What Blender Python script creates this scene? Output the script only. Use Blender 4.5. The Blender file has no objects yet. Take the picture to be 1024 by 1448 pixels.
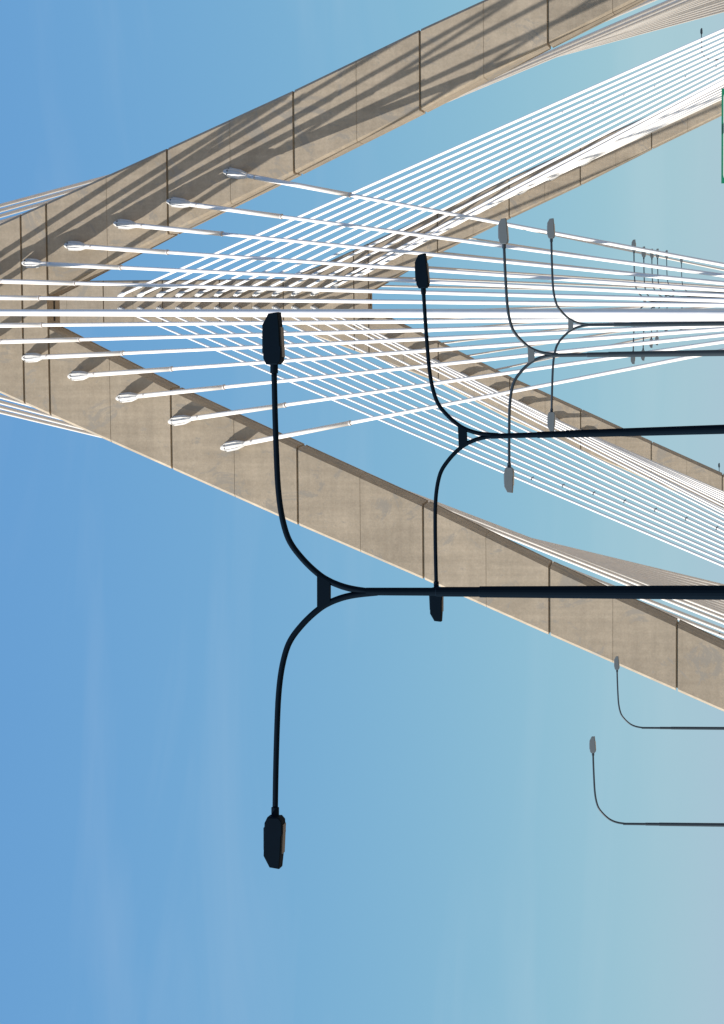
import bpy, math, random
from mathutils import Vector, Matrix
random.seed(7)
scene = bpy.context.scene
C = scene.collection

# ------------------------------------------------------------------ camera
F_PX, PITCH, YAW, ROLL = 3547.83, 0.1641, 0.0894, 0.0055
CAM = Vector((1.117, 0.0, 8.0))
FW = Vector((-math.sin(YAW)*math.cos(PITCH), math.cos(YAW)*math.cos(PITCH), math.sin(PITCH)))
RT0 = Vector((math.cos(YAW), math.sin(YAW), 0))
UP0 = RT0.cross(FW)
UP = UP0*math.cos(ROLL) - RT0*math.sin(ROLL)
RT = UP0*math.sin(ROLL) + RT0*math.cos(ROLL)
cd = bpy.data.cameras.new('camera'); cam = bpy.data.objects.new('camera', cd); C.objects.link(cam)
m = Matrix.Identity(4)
for i in range(3):
    m[i][0] = -UP[i]; m[i][1] = RT[i]; m[i][2] = -FW[i]; m[i][3] = CAM[i]
cam.matrix_world = m                                  # the camera is held on its side: world up is picture left
cd.sensor_fit = 'VERTICAL'; cd.sensor_height = 36.0; cd.sensor_width = 36.0
cd.lens = F_PX/1448*36.0
cd.clip_start = 0.5; cd.clip_end = 20000
scene.camera = cam
scene.render.resolution_x = 724; scene.render.resolution_y = 1024

# ------------------------------------------------------------------ light
SUN_A, SUN_B = 2.1, 2.1                             # sun travels (+A, +1, -B)
SD = Vector((SUN_A, 1.0, -SUN_B)).normalized()
elev = math.asin(-SD.z); az = math.atan2(-SD.x, -SD.y)
w = bpy.data.worlds.new('World'); scene.world = w; w.use_nodes = True
nt = w.node_tree; nt.nodes.clear()
sky = nt.nodes.new('ShaderNodeTexSky'); sky.sky_type = 'NISHITA'; sky.sun_disc = False
sky.sun_elevation = elev; sky.sun_rotation = az % (2*math.pi)
sky.air_density = 1.0; sky.dust_density = 0.3; sky.ozone_density = 2.5; sky.altitude = 0
bg = nt.nodes.new('ShaderNodeBackground'); bg.inputs['Strength'].default_value = 0.08
wo = nt.nodes.new('ShaderNodeOutputWorld')
tc = nt.nodes.new('ShaderNodeTexCoord'); mp = nt.nodes.new('ShaderNodeMapping')
mp.inputs['Scale'].default_value = (2.2, 2.2, 17); mp.inputs['Rotation'].default_value = (0.0, 0.12, 0.0)
ns = nt.nodes.new('ShaderNodeTexNoise'); ns.inputs['Scale'].default_value = 1.6; ns.inputs['Detail'].default_value = 5
ns.inputs['Distortion'].default_value = 0.9
rp = nt.nodes.new('ShaderNodeValToRGB')
rp.color_ramp.elements[0].position = 0.5; rp.color_ramp.elements[0].color = (0, 0, 0, 1)
rp.color_ramp.elements[1].position = 0.8; rp.color_ramp.elements[1].color = (0.085, 0.085, 0.085, 1)
mx = nt.nodes.new('ShaderNodeMix'); mx.data_type = 'RGBA'
mx.inputs['B'].default_value = (6.5, 6.8, 7.0, 1)
L = nt.links
L.new(tc.outputs['Generated'], mp.inputs['Vector']); L.new(mp.outputs['Vector'], ns.inputs['Vector'])
L.new(ns.outputs['Fac'], rp.inputs['Fac']); L.new(rp.outputs['Color'], mx.inputs['Factor'])
# film response of the clear sky, one curve for the whole dome
sp = nt.nodes.new('ShaderNodeSeparateColor'); cb = nt.nodes.new('ShaderNodeCombineColor'); L.new(sky.outputs['Color'], sp.inputs['Color'])
for i, (k_, g_) in enumerate(((0.505, 0.76), (0.665, 0.545), (0.668, 0.03))):
    m1 = nt.nodes.new('ShaderNodeMath'); m1.operation = 'MULTIPLY'; m1.inputs[1].default_value = 0.1213
    m2 = nt.nodes.new('ShaderNodeMath'); m2.operation = 'POWER'; m2.inputs[1].default_value = g_
    m3 = nt.nodes.new('ShaderNodeMath'); m3.operation = 'MULTIPLY'; m3.inputs[1].default_value = k_/0.1213
    L.new(sp.outputs[i], m1.inputs[0]); L.new(m1.outputs[0], m2.inputs[0]); L.new(m2.outputs[0], m3.inputs[0]); L.new(m3.outputs[0], cb.inputs[i])
L.new(cb.outputs['Color'], mx.inputs['A']); L.new(mx.outputs['Result'], bg.inputs['Color'])
L.new(bg.outputs['Background'], wo.inputs['Surface'])
sl = bpy.data.lights.new('sun', 'SUN'); sl.energy = 5.0; sl.angle = math.radians(0.35); sl.color = (1.0, 0.945, 0.87)
so = bpy.data.objects.new('sun', sl); C.objects.link(so)
so.rotation_euler = SD.to_track_quat('-Z', 'Y').to_euler(); so.location = (-60, -60, 120)
scene.view_settings.view_transform = 'Standard'; scene.view_settings.look = 'None'
scene.view_settings.gamma = 1; scene.view_settings.exposure = 0.6
scene.view_settings.use_curve_mapping = False

# ------------------------------------------------------------------ geometry of the place (metres; x across, y along the bridge, z up)
def ray(px, py):
    return FW + UP*((512-px)/F_PX) + RT*((724-py)/F_PX)
def at_y(px, py, Y):
    d = ray(px, py); return CAM + d*(Y/d.y)
def at_dist(px, py, dist):                             # dist measured along the view axis
    return CAM + ray(px, py)*dist
def proj(P):
    v = P - CAM; d = v.dot(FW)
    return 512 - F_PX*v.dot(UP)/d, 724 - F_PX*v.dot(RT)/d

# ------------------------------------------------------------------ helpers
def tag(o, label=None, cat=None, group=None, kind=None):
    if label: o['label'] = label
    if cat: o['category'] = cat
    if group: o['group'] = group
    if kind: o['kind'] = kind
    return o
def empty(name, loc, quat=None):
    o = bpy.data.objects.new(name, None); C.objects.link(o); o.location = loc
    o.empty_display_size = 0.5
    if quat is not None:
        o.rotation_mode = 'QUATERNION'; o.rotation_quaternion = quat
    return o
def mesh_obj(name, verts, faces, mat, parent=None, smooth=False, mats=None, fm=None):
    me = bpy.data.meshes.new(name); me.from_pydata([tuple(v) for v in verts], [], faces); me.validate(); me.update()
    me.materials.append(mat)
    if mats:
        for x in mats: me.materials.append(x)
        for p, i in zip(me.polygons, fm): p.material_index = i
    if smooth:
        for p in me.polygons: p.use_smooth = True
    o = bpy.data.objects.new(name, me); C.objects.link(o)
    if parent: o.parent = parent
    return o
def inst(name, me, parent):
    o = bpy.data.objects.new(name, me); C.objects.link(o); o.parent = parent; return o
def recalc(o):
    import bmesh
    b = bmesh.new(); b.from_mesh(o.data); bmesh.ops.recalc_face_normals(b, faces=b.faces); b.to_mesh(o.data); b.free(); return o
def tube(pts, rad, n=12, cap=True):
    """pts list of Vector, rad list -> verts, faces"""
    V, Fc = [], []
    prev = None
    for i, p in enumerate(pts):
        a = pts[max(0, i-1)]; b = pts[min(len(pts)-1, i+1)]
        t = (b-a)
        if t.length < 1e-6: t = prev[2] if prev else Vector((0, 0, 1))
        t = t.normalized()
        if prev is None:
            ref = Vector((0, 1, 0)) if abs(t.y) < 0.9 else Vector((1, 0, 0))
            u = t.cross(ref).normalized()
        else:
            u = (prev[0] - t*prev[0].dot(t)).normalized()
        v = t.cross(u); prev = (u, v, t)
        for k in range(n):
            an = 2*math.pi*k/n
            V.append(p + (u*math.cos(an) + v*math.sin(an))*rad[i])
    for i in range(len(pts)-1):
        for k in range(n):
            a = i*n+k; b = i*n+(k+1) % n
            Fc.append((a, b, b+n, a+n))
    if cap:
        Fc.append(tuple(reversed(range(n)))); Fc.append(tuple(range((len(pts)-1)*n, len(pts)*n)))
    return V, Fc
def boxv(x0, x1, y0, y1, z0, z1):
    V = [(x, y, z) for x in (x0, x1) for y in (y0, y1) for z in (z0, z1)]
    Fc = [(0, 1, 3, 2), (4, 6, 7, 5), (0, 4, 5, 1), (2, 3, 7, 6), (0, 2, 6, 4), (1, 5, 7, 3)]
    return V, Fc
def add(a, b):
    V, Fc = a; n = len(V)
    return V + list(b[0]), Fc + [tuple(i+n for i in f) for f in b[1]]

# ------------------------------------------------------------------ materials
def mat_basic(name, col, rough=0.5, metal=0.0, noise=0.0, nscale=8, spec=0.5):
    m = bpy.data.materials.new(name); m.use_nodes = True
    t = m.node_tree; b = t.nodes['Principled BSDF']
    b.inputs['Roughness'].default_value = rough; b.inputs['Metallic'].default_value = metal
    b.inputs['Specular IOR Level'].default_value = spec
    b.inputs['Base Color'].default_value = (*col, 1)
    if noise:
        c = t.nodes.new('ShaderNodeTexCoord'); n = t.nodes.new('ShaderNodeTexNoise'); n.inputs['Scale'].default_value = nscale
        n.inputs['Detail'].default_value = 6
        r = t.nodes.new('ShaderNodeMix'); r.data_type = 'RGBA'
        r.inputs['A'].default_value = (*[x*(1-noise) for x in col], 1); r.inputs['B'].default_value = (*[min(1, x*(1+noise)) for x in col], 1)
        t.links.new(c.outputs['Object'], n.inputs['Vector']); t.links.new(n.outputs['Fac'], r.inputs['Factor'])
        t.links.new(r.outputs['Result'], b.inputs['Base Color'])
    return m
def mat_concrete(name, base=(0.385, 0.325, 0.25)):
    m = bpy.data.materials.new(name); m.use_nodes = True
    t = m.node_tree; b = t.nodes['Principled BSDF']; b.inputs['Roughness'].default_value = 0.88
    b.inputs['Specular IOR Level'].default_value = 0.25
    N = t.nodes.new; K = t.links.new
    c = N('ShaderNodeTexCoord')
    def noise(scale, detail, mapping=None, dist=0.0, rough=0.55):
        n = N('ShaderNodeTexNoise'); n.inputs['Scale'].default_value = scale; n.inputs['Detail'].default_value = detail
        n.inputs['Distortion'].default_value = dist; n.inputs['Roughness'].default_value = rough
        if mapping:
            mm = N('ShaderNodeMapping'); mm.inputs['Scale'].default_value = mapping; K(c.outputs['Object'], mm.inputs['Vector']); K(mm.outputs['Vector'], n.inputs['Vector'])
        else: K(c.outputs['Object'], n.inputs['Vector'])
        return n.outputs['Fac']
    def ramp(src, p0, c0, p1, c1):
        r = N('ShaderNodeValToRGB'); e = r.color_ramp.elements
        e[0].position = p0; e[0].color = (c0, c0, c0, 1); e[1].position = p1; e[1].color = (c1, c1, c1, 1); K(src, r.inputs['Fac']); return r.outputs['Color']
    def mul(a, bb):
        x = N('ShaderNodeMix'); x.data_type = 'RGBA'; x.blend_type = 'MULTIPLY'; x.inputs['Factor'].default_value = 1
        K(a, x.inputs['A']); K(bb, x.inputs['B']); return x.outputs['Result']
    base_n = N('ShaderNodeRGB'); base_n.outputs[0].default_value = (*base, 1)
    col = mul(base_n.outputs[0], ramp(noise(0.22, 4), 0.3, 0.86, 0.7, 1.08))           # broad mottling
    col = mul(col, ramp(noise(1.1, 9, None, 0.5, 0.7), 0.3, 0.9, 0.7, 1.07))         # clouding
    col = mul(col, ramp(noise(1.0, 5, (2.4, 2.4, 0.1)), 0.35, 0.91, 0.7, 1.06))      # runs down the face
    col = mul(col, ramp(noise(1.0, 4, (0.15, 0.15, 2.6)), 0.35, 0.95, 0.65, 1.03))    # pour lines
    col = mul(col, ramp(noise(9, 6), 0.3, 0.92, 0.7, 1.06))                           # fine grain
    # paler and greyer repair patches with their own outline
    pt = ramp(noise(0.42, 9, (1, 1, 0.8), 1.1, 0.72), 0.56, 0.0, 0.60, 0.8)
    pm = N('ShaderNodeMix'); pm.data_type = 'RGBA'; pm.inputs['B'].default_value = (0.28, 0.255, 0.22, 1)
    K(pt, pm.inputs['Factor']); K(col, pm.inputs['A']); col = pm.outputs['Result']
    # per-segment tone from the object's own random value
    oi = N('ShaderNodeObjectInfo'); rr = N('ShaderNodeMapRange'); rr.inputs['To Min'].default_value = 0.93; rr.inputs['To Max'].default_value = 1.06
    K(oi.outputs['Random'], rr.inputs['Value']); cc = N('ShaderNodeCombineColor')
    for i in range(3): K(rr.outputs['Result'], cc.inputs[i])
    col = mul(col, cc.outputs['Color'])
    K(col, b.inputs['Base Color'])
    bp = N('ShaderNodeBump'); bp.inputs['Strength'].default_value = 0.35; bp.inputs['Distance'].default_value = 0.02
    K(noise(5, 8), bp.inputs['Height']); K(bp.outputs['Normal'], b.inputs['Normal'])
    return m
M_CONC = mat_concrete('tower_concrete')
M_GAP = mat_basic('soffit_slot_dark', (0.03, 0.027, 0.024), 0.9)
M_CABLE = mat_basic('white_cable_sheath', (0.74, 0.71, 0.675), 0.45, 0, 0.14, 0.9)
M_SOCK = mat_basic('galvanised_white_socket', (0.56, 0.55, 0.53), 0.45, 0.0, 0.08, 5)
M_COLLAR = mat_basic('grey_collar', (0.5, 0.46, 0.43), 0.5)
M_BOLT = mat_basic('dark_bolt', (0.10, 0.10, 0.105), 0.5, 0.4)
M_LAMP_SHADE = mat_basic('shade_dark_lamp_paint', (0.002, 0.0065, 0.013), 0.8, 0, 0.1, 20, 0.04)  # shade over the two nearest lamps, put into a near-black navy colour
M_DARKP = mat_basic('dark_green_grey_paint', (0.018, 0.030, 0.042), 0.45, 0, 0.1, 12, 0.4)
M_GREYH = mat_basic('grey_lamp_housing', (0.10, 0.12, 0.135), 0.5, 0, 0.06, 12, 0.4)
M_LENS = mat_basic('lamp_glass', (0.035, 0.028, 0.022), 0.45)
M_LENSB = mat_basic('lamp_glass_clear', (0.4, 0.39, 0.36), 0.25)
M_GREEN = mat_basic('sign_green', (0.0, 0.17, 0.085), 0.45)
M_WHITE = mat_basic('sign_white', (0.7, 0.7, 0.68), 0.5)
M_ALU = mat_basic('sign_aluminium', (0.45, 0.45, 0.44), 0.4, 0.6)
M_ROAD = mat_basic('bounce_tan_road', (0.30, 0.235, 0.165), 0.9, 0, 0.2, 0.6)  # unseen road, lightened and warmed to bounce light onto the cable undersides
M_GROUND = mat_basic('bounce_tan_ground', (0.36, 0.26, 0.165), 0.95, 0, 0.2, 0.02)  # unseen ground, tan chosen to throw warm light upward

# ------------------------------------------------------------------ ground, road
V = []; n = 64
V = [(0, 0, -10)] + [(9000*math.cos(2*math.pi*k/n), 9000*math.sin(2*math.pi*k/n), -10) for k in range(n)]
tag(mesh_obj('ground', V, [(0, 1+k, 1+(k+1) % n) for k in range(n)], M_GROUND), kind='structure')
def road_z(y):
    return 6.4 if y < 45 else (0.0 if y > 78 else 6.4*(78-y)/33)
ys = [-60, 0, 20, 45, 56, 67, 78, 150, 273, 340, 430]
for nm, x0, x1, dz, mt in (('road', -31, 31, 0.0, M_ROAD), ('median_strip', -1.2, 0.6, 0.14, M_CONC)):
    V = []; Fc = []
    for y in ys:
        z = road_z(y)+dz
        V += [(x0, y, z), (x1, y, z), (x1, y, z-(1.8 if dz == 0 else 0.138)), (x0, y, z-(1.8 if dz == 0 else 0.138))]
    for i in range(len(ys)-1):
        for k in range(4):
            Fc.append((i*4+k, i*4+(k+1) % 4, i*4+4+(k+1) % 4, i*4+4+k))
    Fc += [(3, 2, 1, 0), tuple(range(len(ys)*4-4, len(ys)*4))]
    tag(recalc(mesh_obj(nm, V, Fc, mt)), kind='structure')

# ------------------------------------------------------------------ towers
YN, YF, DEPTH = 150.0, 273.06, 2.75
# picture measurements of the front-face corners at the segment joints: px, outer y, inner y
near_up = [(64, 287, None), (236, 209.6, 331.6), (415, 127.5, 245), (594, 41, 155.7), (775, -42, 62.7)]
near_lo = [(72, 588, None), (243, 663.6, 550.3), (422, 743, 632.8), (600, 820, 714), (776, 898, 799.7), (956.6, 977.3, 883)]
far_up = [(518.3, 345, None), (615, 300.5, 359), (715.2, 254, 309.4), (816.8, 207.8, 262.1), (919.7, 162, 210)]
far_lo = [(520, 503, None), (616.4, 539, 483), (715.8, 591, 532.7), (816.8, 636, 578.6), (917.8, 679.6, 625), (1020, 718.7, 671)]
def edges(data, Y, zc, in_half):
    O, I = [], []
    for px, yo, yi in data:
        p = at_y(px, yo, Y); O.append((p.z, p.x))
        if yi is not None:
            q = at_y(px, yi, Y); I.append((q.z, q.x))
    I.insert(0, (zc, in_half))
    return O, I
def interp(T, z):
    T = sorted(T)
    if z <= T[0][0]: a, b = T[0], T[min(2, len(T)-1)]
    elif z >= T[-1][0]: a, b = T[-2], T[-1]
    else:
        for i in range(len(T)-1):
            if T[i][0] <= z <= T[i+1][0]: a, b = T[i], T[i+1]; break
    return a[1] + (b[1]-a[1])*(z-a[0])/(b[0]-a[0])
ZC = 52.45                                             # crotch level (world z)
JN = [54.09, 52.45, 44.77, 36.91, 29.19, 21.54, 13.9, 6.2, -1.5, -10.0]
SPIRE_JOINTS = [54.09, 62.0, 69.2, 75.7, 82.5, 91.0]
SPIRE_HW = 2.45
def section(xo, xi, Y, inset=0.0, open_inner=True):
    """plan outline of a leg, outer side first, chamfered corners and two channels down the inner side"""
    s = 1 if xo > xi else -1
    ch = 0.16; D_ = DEPTH
    a = xo - s*inset; c = xi + s*inset; y0 = Y+inset; y1 = Y+D_-inset
    P = [(a, y1), (a, y0+ch*1.1), (a-s*ch, y0), (c+s*ch, y0), (c, y0+ch)]
    if open_inner:
        for yy, wd, g in ((0.75, .09, .06), (1.25, .07, .05), (2.2, .3, .2)):
            P += [(c, Y+yy), (c+s*g, Y+yy+0.02), (c+s*g, Y+yy+wd), (c, Y+yy+wd+.02)]
        P += [(c, y1)]
    else:
        P += [(c, y1)]
    return P
def loft(rings):
    V = []; Fc = []; n = len(rings[0])
    for r in rings: V += r
    for i in range(len(rings)-1):
        for k in range(n):
            Fc.append((i*n+k, i*n+(k+1) % n, (i+1)*n+(k+1) % n, (i+1)*n+k))
    Fc.append(tuple(reversed(range(n)))); Fc.append(tuple(range((len(rings)-1)*n, len(rings)*n)))
    return V, Fc
def grooved(zt, zb, cut_mid=True, joint=0.055, thin=0.018):
    """(z, inset) rings for a segment with recessed joints at its ends and a thin form line half way"""
    e = 0.004
    R = [(zt-e, 0.16), (zt-joint, 0.16), (zt-joint-0.01, 0.0)]
    if cut_mid:
        zm = (zt+zb)/2
        R += [(zm+thin/2+.008, 0.0), (zm+thin/2, 0.02), (zm-thin/2, 0.02), (zm-thin/2-.008, 0.0)]
    R += [(zb+joint+0.01, 0.0), (zb+joint, 0.16), (zb+e, 0.16)]
    return R
def tower(name, Y, up, lo, label):
    root = empty(name, (0, Y+DEPTH/2, -10)); tag(root, label, 'bridge tower')
    off = Vector((0, Y+DEPTH/2, -10))
    Ou, Iu = edges(up, Y, ZC, 0.93); Ol, Il = edges(lo, Y, ZC, -0.93)
    def fit(T, hw):                                     # outer edge closes in to the spire width
        z0, x0 = max(T); T2 = sorted(T)
        sl = (T2[-1][1]-T2[-2][1])/(T2[-1][0]-T2[-2][0])
        return T + [(54.09+7.3, hw)] if False else T
    for (O, I) in ((Ou, Iu), (Ol, Il)):
        s = 1 if O is Ou else -1
        for i in range(1, len(JN)-1):
            R = []
            for z, ins in grooved(JN[i], JN[i+1]):
                R.append([(x-off.x, y-off.y, z-off.z) for x, y in section(interp(O, z), interp(I, z), Y, ins)])
            V, Fc = loft(R)
            recalc(mesh_obj('concrete_segment', V, Fc, M_CONC, root))
    # head of the legs and spire
    def xo(z, T, s):
        return s*max(SPIRE_HW, s*interp(T, z))
    J = [ZC]+SPIRE_JOINTS
    for i in range(len(J)-1):
        R = []
        for z, ins in grooved(J[i+1], J[i], cut_mid=(i > 0)):
            ru = section(xo(z, Ou, 1), 0.0, Y, ins, False)[:3]
            rl = section(xo(z, Ol, -1), 0.0, Y, ins, False)[:3]
            ring = ru + list(reversed(rl))
            R.append([(x-off.x, y-off.y, z-off.z) for x, y in ring])
        if i == len(J)-2: R[0:3] = [R[2]]
        V, Fc = loft(R)
        recalc(mesh_obj('concrete_segment', V, Fc, M_CONC, root))
    # near-black solid block for the slot in the soffit where the legs meet
    V, Fc = boxv(-0.62, 0.62, -0.2, 0.12, 0.0, 0.12)
    V = [(x, y, z+ZC-off.z-0.02) for x, y, z in V]
    mesh_obj('soffit_slot', V, Fc, M_GAP, root)
    return root
tower('bridge_tower', YN, near_up, near_lo, 'large near concrete bridge tower, upper leg striped by cable shadows')
tower('bridge_tower', YF, far_up, far_lo, 'smaller far concrete bridge tower seen between the near legs, behind crossing white cables')

# ------------------------------------------------------------------ cables
def socket_mesh(scale=1.0, ribs=8):
    prof = [(-0.15, 0.16), (0.0, 0.25), (0.18, 0.31), (0.5, 0.325), (0.95, 0.31), (1.35, 0.235), (1.6, 0.185), (2.15, 0.17)]
    V, Fc = tube([Vector((0, 0, a)) for a, b in prof], [b for a, b in prof], 20)
    fm = [0]*len(Fc)
    for k in range(ribs):                               # long stiffening ribs
        an = 2*math.pi*(k+.5)/ribs; c, s = math.cos(an), math.sin(an)
        q = [(0.10, 0.28), (0.22, 0.415), (0.95, 0.40), (1.45, 0.22), (1.45, 0.18), (0.12, 0.2)]
        t = 0.028
        vv = []
        for sg in (-1, 1):
            for z, r in q: vv.append((r*c - sg*t*s, r*s + sg*t*c, z))
        m_ = len(q)
        ff = [tuple(range(m_)), tuple(reversed(range(m_, 2*m_)))] + [(i, i+m_, (i+1) % m_+m_, (i+1) % m_) for i in range(m_)]
        V, Fc = add((V, Fc), (vv, ff)); fm += [0]*len(ff)
    for k in range(ribs):                               # bolt heads near the foot
        an = 2*math.pi*k/ribs; c, s = math.cos(an), math.sin(an)
        V2, F2 = tube([Vector((0.24*c, 0.24*s, 0.16)), Vector((0.365*c, 0.365*s, 0.2))], [0.055, 0.05], 6)
        V, Fc = add((V, Fc), (V2, F2)); fm += [1]*len(F2)
    o = mesh_obj('socket', [(v[0]*scale*.74, v[1]*scale*.74, v[2]*scale*1.08 if v[2] < 1.6 else v[2]*scale) for v in V], Fc, M_SOCK, None, False, [M_BOLT], fm)
    recalc(o); me = o.data; bpy.data.objects.remove(o); return me
def collar_mesh(r):
    V, Fc = tube([Vector((0, 0, -.05)), Vector((0, 0, .05))], [r, r], 14)
    o = mesh_obj('collar', V, Fc, M_COLLAR); me = o.data; bpy.data.objects.remove(o); return me
SOCK = socket_mesh(1.0); SOCK_F = socket_mesh(0.85, 6)
COL = collar_mesh(0.158); COLB = collar_mesh(0.25)
def clamp_mesh():
    V, Fc = tube([Vector((0, 0, -.22)), Vector((0, 0, .22))], [0.19, 0.19], 10)
    for s in (-1, 1):
        b = boxv(-0.05, 0.05, s*0.16-0.06, s*0.30+0.02, -0.16, 0.16) if s > 0 else boxv(-0.05, 0.05, -0.32, -0.12, -0.16, 0.16)
        V, Fc = add((V, Fc), b)
    o = mesh_obj('tie_clamp', V, Fc, M_BOLT); me = o.data; bpy.data.objects.remove(o); return me
CLAMP = clamp_mesh()
def s_at_px(A, B, px):
    """metres along A-B where the cable crosses picture column px"""
    lo_, hi = 0.0, 1.0
    for _ in range(40):
        mid = (lo_+hi)/2
        if proj(A.lerp(B, mid))[0] < px: lo_ = mid
        else: hi = mid
    return (B-A).length*lo_
def cable(A, B, r, label, group, sock=None, pipe=None, pipe_r=0.14, clamp=None, n=12, start=0.2):
    d = (B-A); Ln = d.length
    q = d.to_track_quat('Z', 'Y')
    root = empty('stay_cable', A, q); tag(root, label, 'cable', group)
    s0 = start
    if sock: inst('socket', sock, root)
    if pipe:
        V, Fc = tube([Vector((0, 0, 1.7)), Vector((0, 0, pipe))], [pipe_r, pipe_r], 16)
        mesh_obj('guide_pipe', V, Fc, M_CABLE, root, True)
        c = inst('collar', COL if pipe_r < 0.2 else COLB, root); c.location = (0, 0, pipe); s0 = pipe-0.3
        if sock:
            c = inst('collar', COL if pipe_r < 0.2 else COLB, root); c.location = (0, 0, 2.15)
    V, Fc = tube([Vector((0, 0, s0+(Ln-s0)*t/6)) for t in range(7)], [r]*7, n)
    mesh_obj('cable_sheath', V, Fc, M_CABLE, root, True)
    if clamp:
        c = inst('tie_clamp', CLAMP, root); c.scale = (.62, .62, .3); c.location = (0, 0, clamp); c.rotation_euler = (0, 0, 0.6)
    return root
ordn = ['first', 'second', 'third', 'fourth', 'fifth', 'sixth', 'seventh', 'eighth', 'ninth', 'tenth', 'eleventh', 'twelfth', 'thirteenth',
        'fourteenth', 'fifteenth', 'sixteenth', 'seventeenth', 'eighteenth', 'nineteenth', 'twentieth', 'twenty-first', 'twenty-second']
# back span of the near tower: pairs from the legs down to the median, coming towards the camera
backU = [(320, 243), (240, 285), (165, 316), (95, 347), (35, 372), (-27, 397), (-92, 420)]
backL = [(316, 633), (242, 596), (168, 563), (100, 532), (35, 506), (-27, 484), (-92, 461)]
pipeU = [495, 398, 314, 237, 171, 107, 56]; pipeL = [495, 403, 317, 243, 174, 113, 60]
back_pts = []
for k in range(7):
    dk = 133-4.4*k
    B = Vector((0.0, dk, 0.3))
    for side, (an, pp) in (('upper', (backU[k], pipeU[k])), ('lower', (backL[k], pipeL[k]))):
        A = at_y(an[0], an[1], YN-0.02)
        back_pts.append((k, side, A.copy()))
        Bs = B + Vector((0.18 if side == 'upper' else -0.18, 0, 0))
        where = f"the {ordn[k]} from the right along the near tower's {side} leg"
        cable(A, Bs, 0.105, f"white foreground stay cable socketed {ordn[k]} from the right on the near tower's {side} leg" if k < 5 else
              f"white stay cable from the photo's left edge, {'next' if k==6 else 'second'} {'above' if side=='upper' else 'below'} the thick central cable",
              'stay cables from the near tower to the median', SOCK, s_at_px(A, Bs, pp))
# high cables of the back span, one behind the other in the median plane
for k in range(7, 15):
    ox = 0.20-0.026*(14-k)
    A = Vector((ox, YN-0.02, 8+57.0+(k-7)*2.7)); B = Vector((ox, 133-4.1*k, 0.3))
    cable(A, B, 0.145 if k == 14 else 0.16, 'thick white stay cable running straight across the photo, nearest of the overlapping middle ones' if k == 14 else
          f'white stay cable mostly hidden behind the thick central one, {ordn[14-k]} behind it', 'central stay cables stacked in the median plane', SOCK, 14.0, 0.18)
# main span: 21 pairs from each tower to the deck edges
EDGE = 27.0
def main_anchor(k):
    """far-tower picture column and lateral offset for pair k"""
    if k <= 10: return 168+27.3*k, 9.0
    t = k-10
    xs = [438, 468, 503, 540, 576, 611, 650, 690, 731, 775, 820]
    px = xs[t]
    off = {1: 17, 2: 33}.get(t, 95+(px-615)*0.47-2)
    return px, off
mainpts = []
for k in range(21):
    px, off = main_anchor(k)
    a = at_y(px, 425-off, YF); b = at_y(px, 425+off, YF)
    mainpts.append((a, b))
def mid_leg(z, Y, up, lo, frac):
    Ou, Iu = edges(up, Y, ZC, 0.93); Ol, Il = edges(lo, Y, ZC, -0.93)
    return (interp(Iu, z)*(1-frac)+interp(Ou, z)*frac, interp(Il, z)*(1-frac)+interp(Ol, z)*frac)
for k in range(21):
    a, b = mainpts[k]
    z = a.z
    if k <= 11: xu, xl = (0.69, -0.69) if k < 11 else (1.3, -1.3)
    elif k == 12: xu, xl = (2.4, -2.4)
    else:
        xu, xl = mid_leg(z, YF, far_up, far_lo, 0.5)
    du = 209+3.0*k
    for side, x, r in (('upper', xu, 0.138), ('lower', xl, 0.11)):
        s = 1 if x > 0 else -1
        ex = s*EDGE
        if k >= 12:
            ml = mid_leg(0.4, YF, far_up, far_lo, 0.62-0.035*(k-12))[0 if s > 0 else 1]
            ex = ml if k > 12 else (ml+ex)/2
        if k >= 13: r = 0.1
        A = Vector((x, YF-0.02, z)); B = Vector((ex, du, 0.4))
        cl = s_at_px(A, B, 753+43.5*(k-1)) if 1 <= k <= 8 else None
        if side == 'upper': lb = f"bright white cable of the far tower's upper fan, {ordn[k]} down from its top edge"
        else: lb = f"thin white cable of the far tower's lower fan, {ordn[k]} up from its bottom edge"
        cable(A, B, r, lb, f"{side} fan of stay cables from the far tower", SOCK_F, None, clamp=cl, n=10)
# the near tower's main span, hanging away behind it
for k in range(21):
    z = mainpts[k][0].z
    if k < 11: xu, xl = (0.69, -0.69)
    elif k <= 12: xu, xl = ((1.3, -1.3), (2.4, -2.4))[k-11]
    else: xu, xl = mid_leg(z, YN, near_up, near_lo, 0.5)
    dn = 214-3.0*k
    for side, x in (('upper', xu), ('lower', xl)):
        s = 1 if x > 0 else -1
        A = Vector((x, YN+DEPTH+0.02, z)); B = Vector((s*EDGE, dn, 0.4))
        cl = s_at_px(A, B, 1016) if (side == 'lower' and k in (14, 15)) else None
        lb = f"shaded stay cable curtaining behind the near tower's {side} leg, {ordn[k]} from the curtain's outer edge"
        cable(A, B, 0.13, lb, f"curtain of stay cables behind the near tower's {side} leg", None, None, clamp=cl, n=10)
# back span of the far tower, running away from the camera
for (k, side, P) in back_pts:
    if k > 5: continue
    z = P.z
    if z > ZC: x = P.x*0.9
    else:
        xu, xl = mid_leg(z, YF, far_up, far_lo, 0.45); x = xu if side == 'upper' else xl
    A = Vector((x, YF+DEPTH+0.02, z)); B = Vector((0.0, YF+DEPTH+17+4.4*k, 0.3))
    cable(A, B, 0.115, f"thin tan stay cable running away behind the far tower, {ordn[k]} outermost on its {side} leg",
          'stay cables behind the far tower', None, None, n=8)

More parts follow.
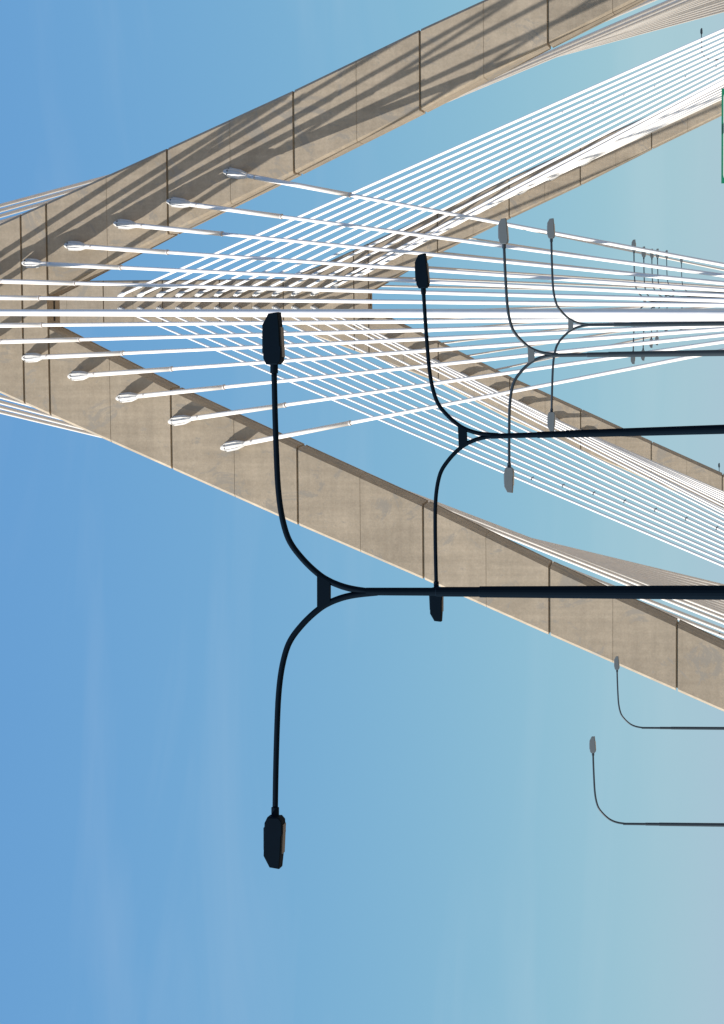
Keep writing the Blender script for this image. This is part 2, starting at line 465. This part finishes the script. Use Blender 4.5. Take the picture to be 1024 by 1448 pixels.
# ------------------------------------------------------------------ street lamps
ARM = [(2.38, 0), (1.96, -.008), (1.50, -.022), (1.13, -.04), (.86, -.072), (.64, -.125), (.50, -.19), (.36, -.30), (.25, -.41), (.162, -.52), (.112, -.61), (.086, -.67), (.058, -.75), (.034, -.85), (.016, -.97), (.0, -1.12)]
def smooth_pts(P, n=4):
    out = []
    for i in range(len(P)-1):
        p0 = P[max(0, i-1)]; p1 = P[i]; p2 = P[i+1]; p3 = P[min(len(P)-1, i+2)]
        for j in range(n):
            t = j/n
            out.append(tuple(0.5*((2*p1[a])+(-p0[a]+p2[a])*t+(2*p0[a]-5*p1[a]+4*p2[a]-p3[a])*t*t+(-p0[a]+3*p1[a]-3*p2[a]+p3[a])*t**3) for a in (0, 1)))
    out.append(P[-1]); return out
HEAD = [(2.44, .07), (2.50, .10), (2.86, .112), (2.985, .045), (3.0, -.06), (2.86, -.075), (2.64, -.085), (2.62, -.10), (2.48, -.092), (2.44, -.057)]
def head_mesh():
    R = []
    cx = 2.72; ch = 0.0
    for y, k in ((-.115, .9), (-.10, .98), (-.07, 1.0), (.07, 1.0), (.10, .98), (.115, .9)):
        R.append([(cx+(a-cx)*(.7+.3*k), y, h*k) for a, h in HEAD])
    V, Fc = loft(R)
    V, Fc = add((V, Fc), boxv(2.56, 2.80, -.06, .06, .09, .118))      # cover plate on top
    return V, Fc
HV, HF = head_mesh()
def mir(V, s): return [(x*s, y, z) for x, y, z in V]
_cache = {}
def shared(key, fn, mat, smooth=False):
    k = (key, mat.name)
    if k not in _cache:
        V, Fc = fn(); o = recalc(mesh_obj(key[0], V, Fc, mat, None, smooth)); _cache[k] = o.data; bpy.data.objects.remove(o)
    return _cache[k]
def arm_geo(s, thick=1.0):
    P = smooth_pts(ARM); n_ = len(P)
    return tube([Vector((s*a, 0, h)) for a, h in P], [thick*(.031+.005*i/n_) for i in range(n_)], 12)
def lens_geo(s):
    V, Fc = loft([[(x, -.075, z) for x, z in ((2.52, -.105), (2.84, -.09), (2.84, -.06), (2.52, -.06))],
                  [(x, .075, z) for x, z in ((2.52, -.105), (2.84, -.09), (2.84, -.06), (2.52, -.06))]])
    return mir(V, s), Fc
def collar_geo(s):
    return tube([Vector((s*2.345, 0, 0)), Vector((s*2.45, 0, 0))], [.043, .043], 12)
def lamp(top, low, dist, sides, mp_, mh, ml, label, group, cat='street lamp', thick=1.0, zbase=None, size=1.0, tilt=0.0):
    """top: picture point where the pole axis meets the line of the heads; low: a lower point of the pole"""
    T = at_dist(top[0], top[1], dist); Lw = at_y(low[0], low[1], T.y)
    # stand the pole upright along the road direction, keep only its sideways lean
    lean = (T.x-Lw.x)/(T.z-Lw.z)
    zb = road_z(T.y) if zbase is None else zbase
    H = T.z-zb
    base = Vector((T.x-lean*H, T.y, zb))
    Z = (Vector((T.x, T.y, T.z))-base).normalized(); X = Vector((math.cos(YAW*0.5), math.sin(YAW*0.5), 0)); Yv = Z.cross(X).normalized(); X = Yv.cross(Z)
    mt = Matrix((X, Yv, Z)).transposed()
    root = empty('street_lamp', base, mt.to_quaternion()); tag(root, label, cat, group)
    Hl = (T-base).length
    def put(o): o.location = (0, 0, Hl); o.scale = (size,)*3; o.rotation_euler = (0, tilt, 0); return o
    hs = [(1.0, .042), (1.75, .044), (1.76, .052), (2.22, .053), (2.225, .060)]
    pts = [Vector((0, 0, Hl-a)) for a, b in hs]+[Vector((0, 0, Hl*0.35)), Vector((0, 0, 0.0))]
    rr = [b*thick for a, b in hs]+[.075*thick, .085*thick]
    V, Fc = tube(pts, rr, 16)
    mesh_obj('pole', V, Fc, mp_, root)
    for s in sides:
        a = put(inst('arm', shared(('arm', s, thick), lambda: arm_geo(s, thick), mp_, True), root))
        h = put(inst('lamp_head', shared(('lamp_head', s), lambda: (mir(HV, s), HF), mh), root))
        l = inst('lens', shared(('lens', s), lambda: lens_geo(s), ml), h)
        c = inst('collar', shared(('collar', s), lambda: collar_geo(s), mp_), h)
    if len(sides) == 2:
        V, Fc = loft([[(x, -.035, z) for x, z in ((-.185, -.47), (.185, -.47), (.105, -.61), (-.105, -.61))],
                      [(x, .035, z) for x, z in ((-.185, -.47), (.185, -.47), (.105, -.61), (-.105, -.61))]])
        put(recalc(mesh_obj('brace_plate', V, Fc, mh if mh is M_GREYH else mp_, root)))
    return root
G2 = 'double-armed street lamps along the median'
both = (1, -1)
lamp((388.5, 836), (1024, 838), 27.05, both, M_LAMP_SHADE, M_LAMP_SHADE, M_LENS, 'largest street lamp, shade-dark with two curved arms, its pole crossing below the lower concrete leg', G2, tilt=0.0085)
lamp((608, 619.5), (1024, 607), 40.9, both, M_LAMP_SHADE, M_LAMP_SHADE, M_LENS, 'second largest shade-dark double-armed street lamp, its upper head before the white cables', G2, tilt=-0.013)
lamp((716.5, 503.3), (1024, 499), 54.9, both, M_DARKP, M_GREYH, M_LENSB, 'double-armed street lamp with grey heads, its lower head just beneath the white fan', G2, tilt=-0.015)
lamp((780, 460), (1024, 457.5), 70.7, both, M_DARKP, M_GREYH, M_LENSB, 'smaller grey-headed double-armed street lamp whose lower head hides behind a dark pole', G2)
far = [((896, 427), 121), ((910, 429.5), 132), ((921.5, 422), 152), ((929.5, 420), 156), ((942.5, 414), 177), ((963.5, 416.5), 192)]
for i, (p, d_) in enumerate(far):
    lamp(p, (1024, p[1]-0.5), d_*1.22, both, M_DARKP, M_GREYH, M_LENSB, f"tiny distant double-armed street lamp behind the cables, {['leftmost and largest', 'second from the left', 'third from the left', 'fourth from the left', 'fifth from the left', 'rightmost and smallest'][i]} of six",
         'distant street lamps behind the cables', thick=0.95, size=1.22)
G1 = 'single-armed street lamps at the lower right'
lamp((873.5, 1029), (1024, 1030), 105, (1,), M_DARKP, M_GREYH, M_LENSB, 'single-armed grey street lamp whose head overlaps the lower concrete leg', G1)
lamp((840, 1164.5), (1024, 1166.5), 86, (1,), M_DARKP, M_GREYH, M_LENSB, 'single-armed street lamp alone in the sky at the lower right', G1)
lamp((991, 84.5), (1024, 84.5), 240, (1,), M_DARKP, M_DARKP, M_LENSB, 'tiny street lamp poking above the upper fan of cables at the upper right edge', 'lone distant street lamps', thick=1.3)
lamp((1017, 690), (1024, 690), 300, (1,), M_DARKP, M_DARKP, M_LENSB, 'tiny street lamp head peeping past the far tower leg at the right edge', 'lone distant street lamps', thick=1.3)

# ------------------------------------------------------------------ green road sign at the right edge
P = at_y(1020.3, 192.5, 110); W2 = (at_y(1020.3, 125.5, 110)-at_y(1020.3, 259.5, 110)).x/2; Hs = 2.6
root = empty('road_sign', (P.x, 110, road_z(110))); tag(root, 'green road sign with pale border, cut off by the right edge of the photo', 'road sign')
zt = P.z-road_z(110)
V, Fc = boxv(-W2, W2, -.03, .03, zt-Hs, zt); mesh_obj('sign_panel', V, Fc, M_GREEN, root)
def rrect(w_, h0, h1, r):
    out = []
    for cx, cz, a0 in ((w_-r, h1-r, 0), (-w_+r, h1-r, 90), (-w_+r, h0+r, 180), (w_-r, h0+r, 270)):
        for j in range(5):
            a = math.radians(a0+j*22.5); out.append((cx+r*math.cos(a), cz+r*math.sin(a)))
    return out
o_ = rrect(W2-.07, zt-Hs+.07, zt-.08, .3); i_ = rrect(W2-.11, zt-Hs+.11, zt-.12, .26); n_ = len(o_)
V = [(x, -.036, z) for x, z in o_]+[(x, -.036, z) for x, z in i_]
mesh_obj('border', V, [(k, (k+1) % n_, (k+1) % n_+n_, k+n_) for k in range(n_)], M_WHITE, root)
for x in (-W2*.55, W2*.55):
    V, Fc = boxv(x-.09, x+.09, .034, .22, 0, zt-.2); mesh_obj('post', V, Fc, M_ALU, root)
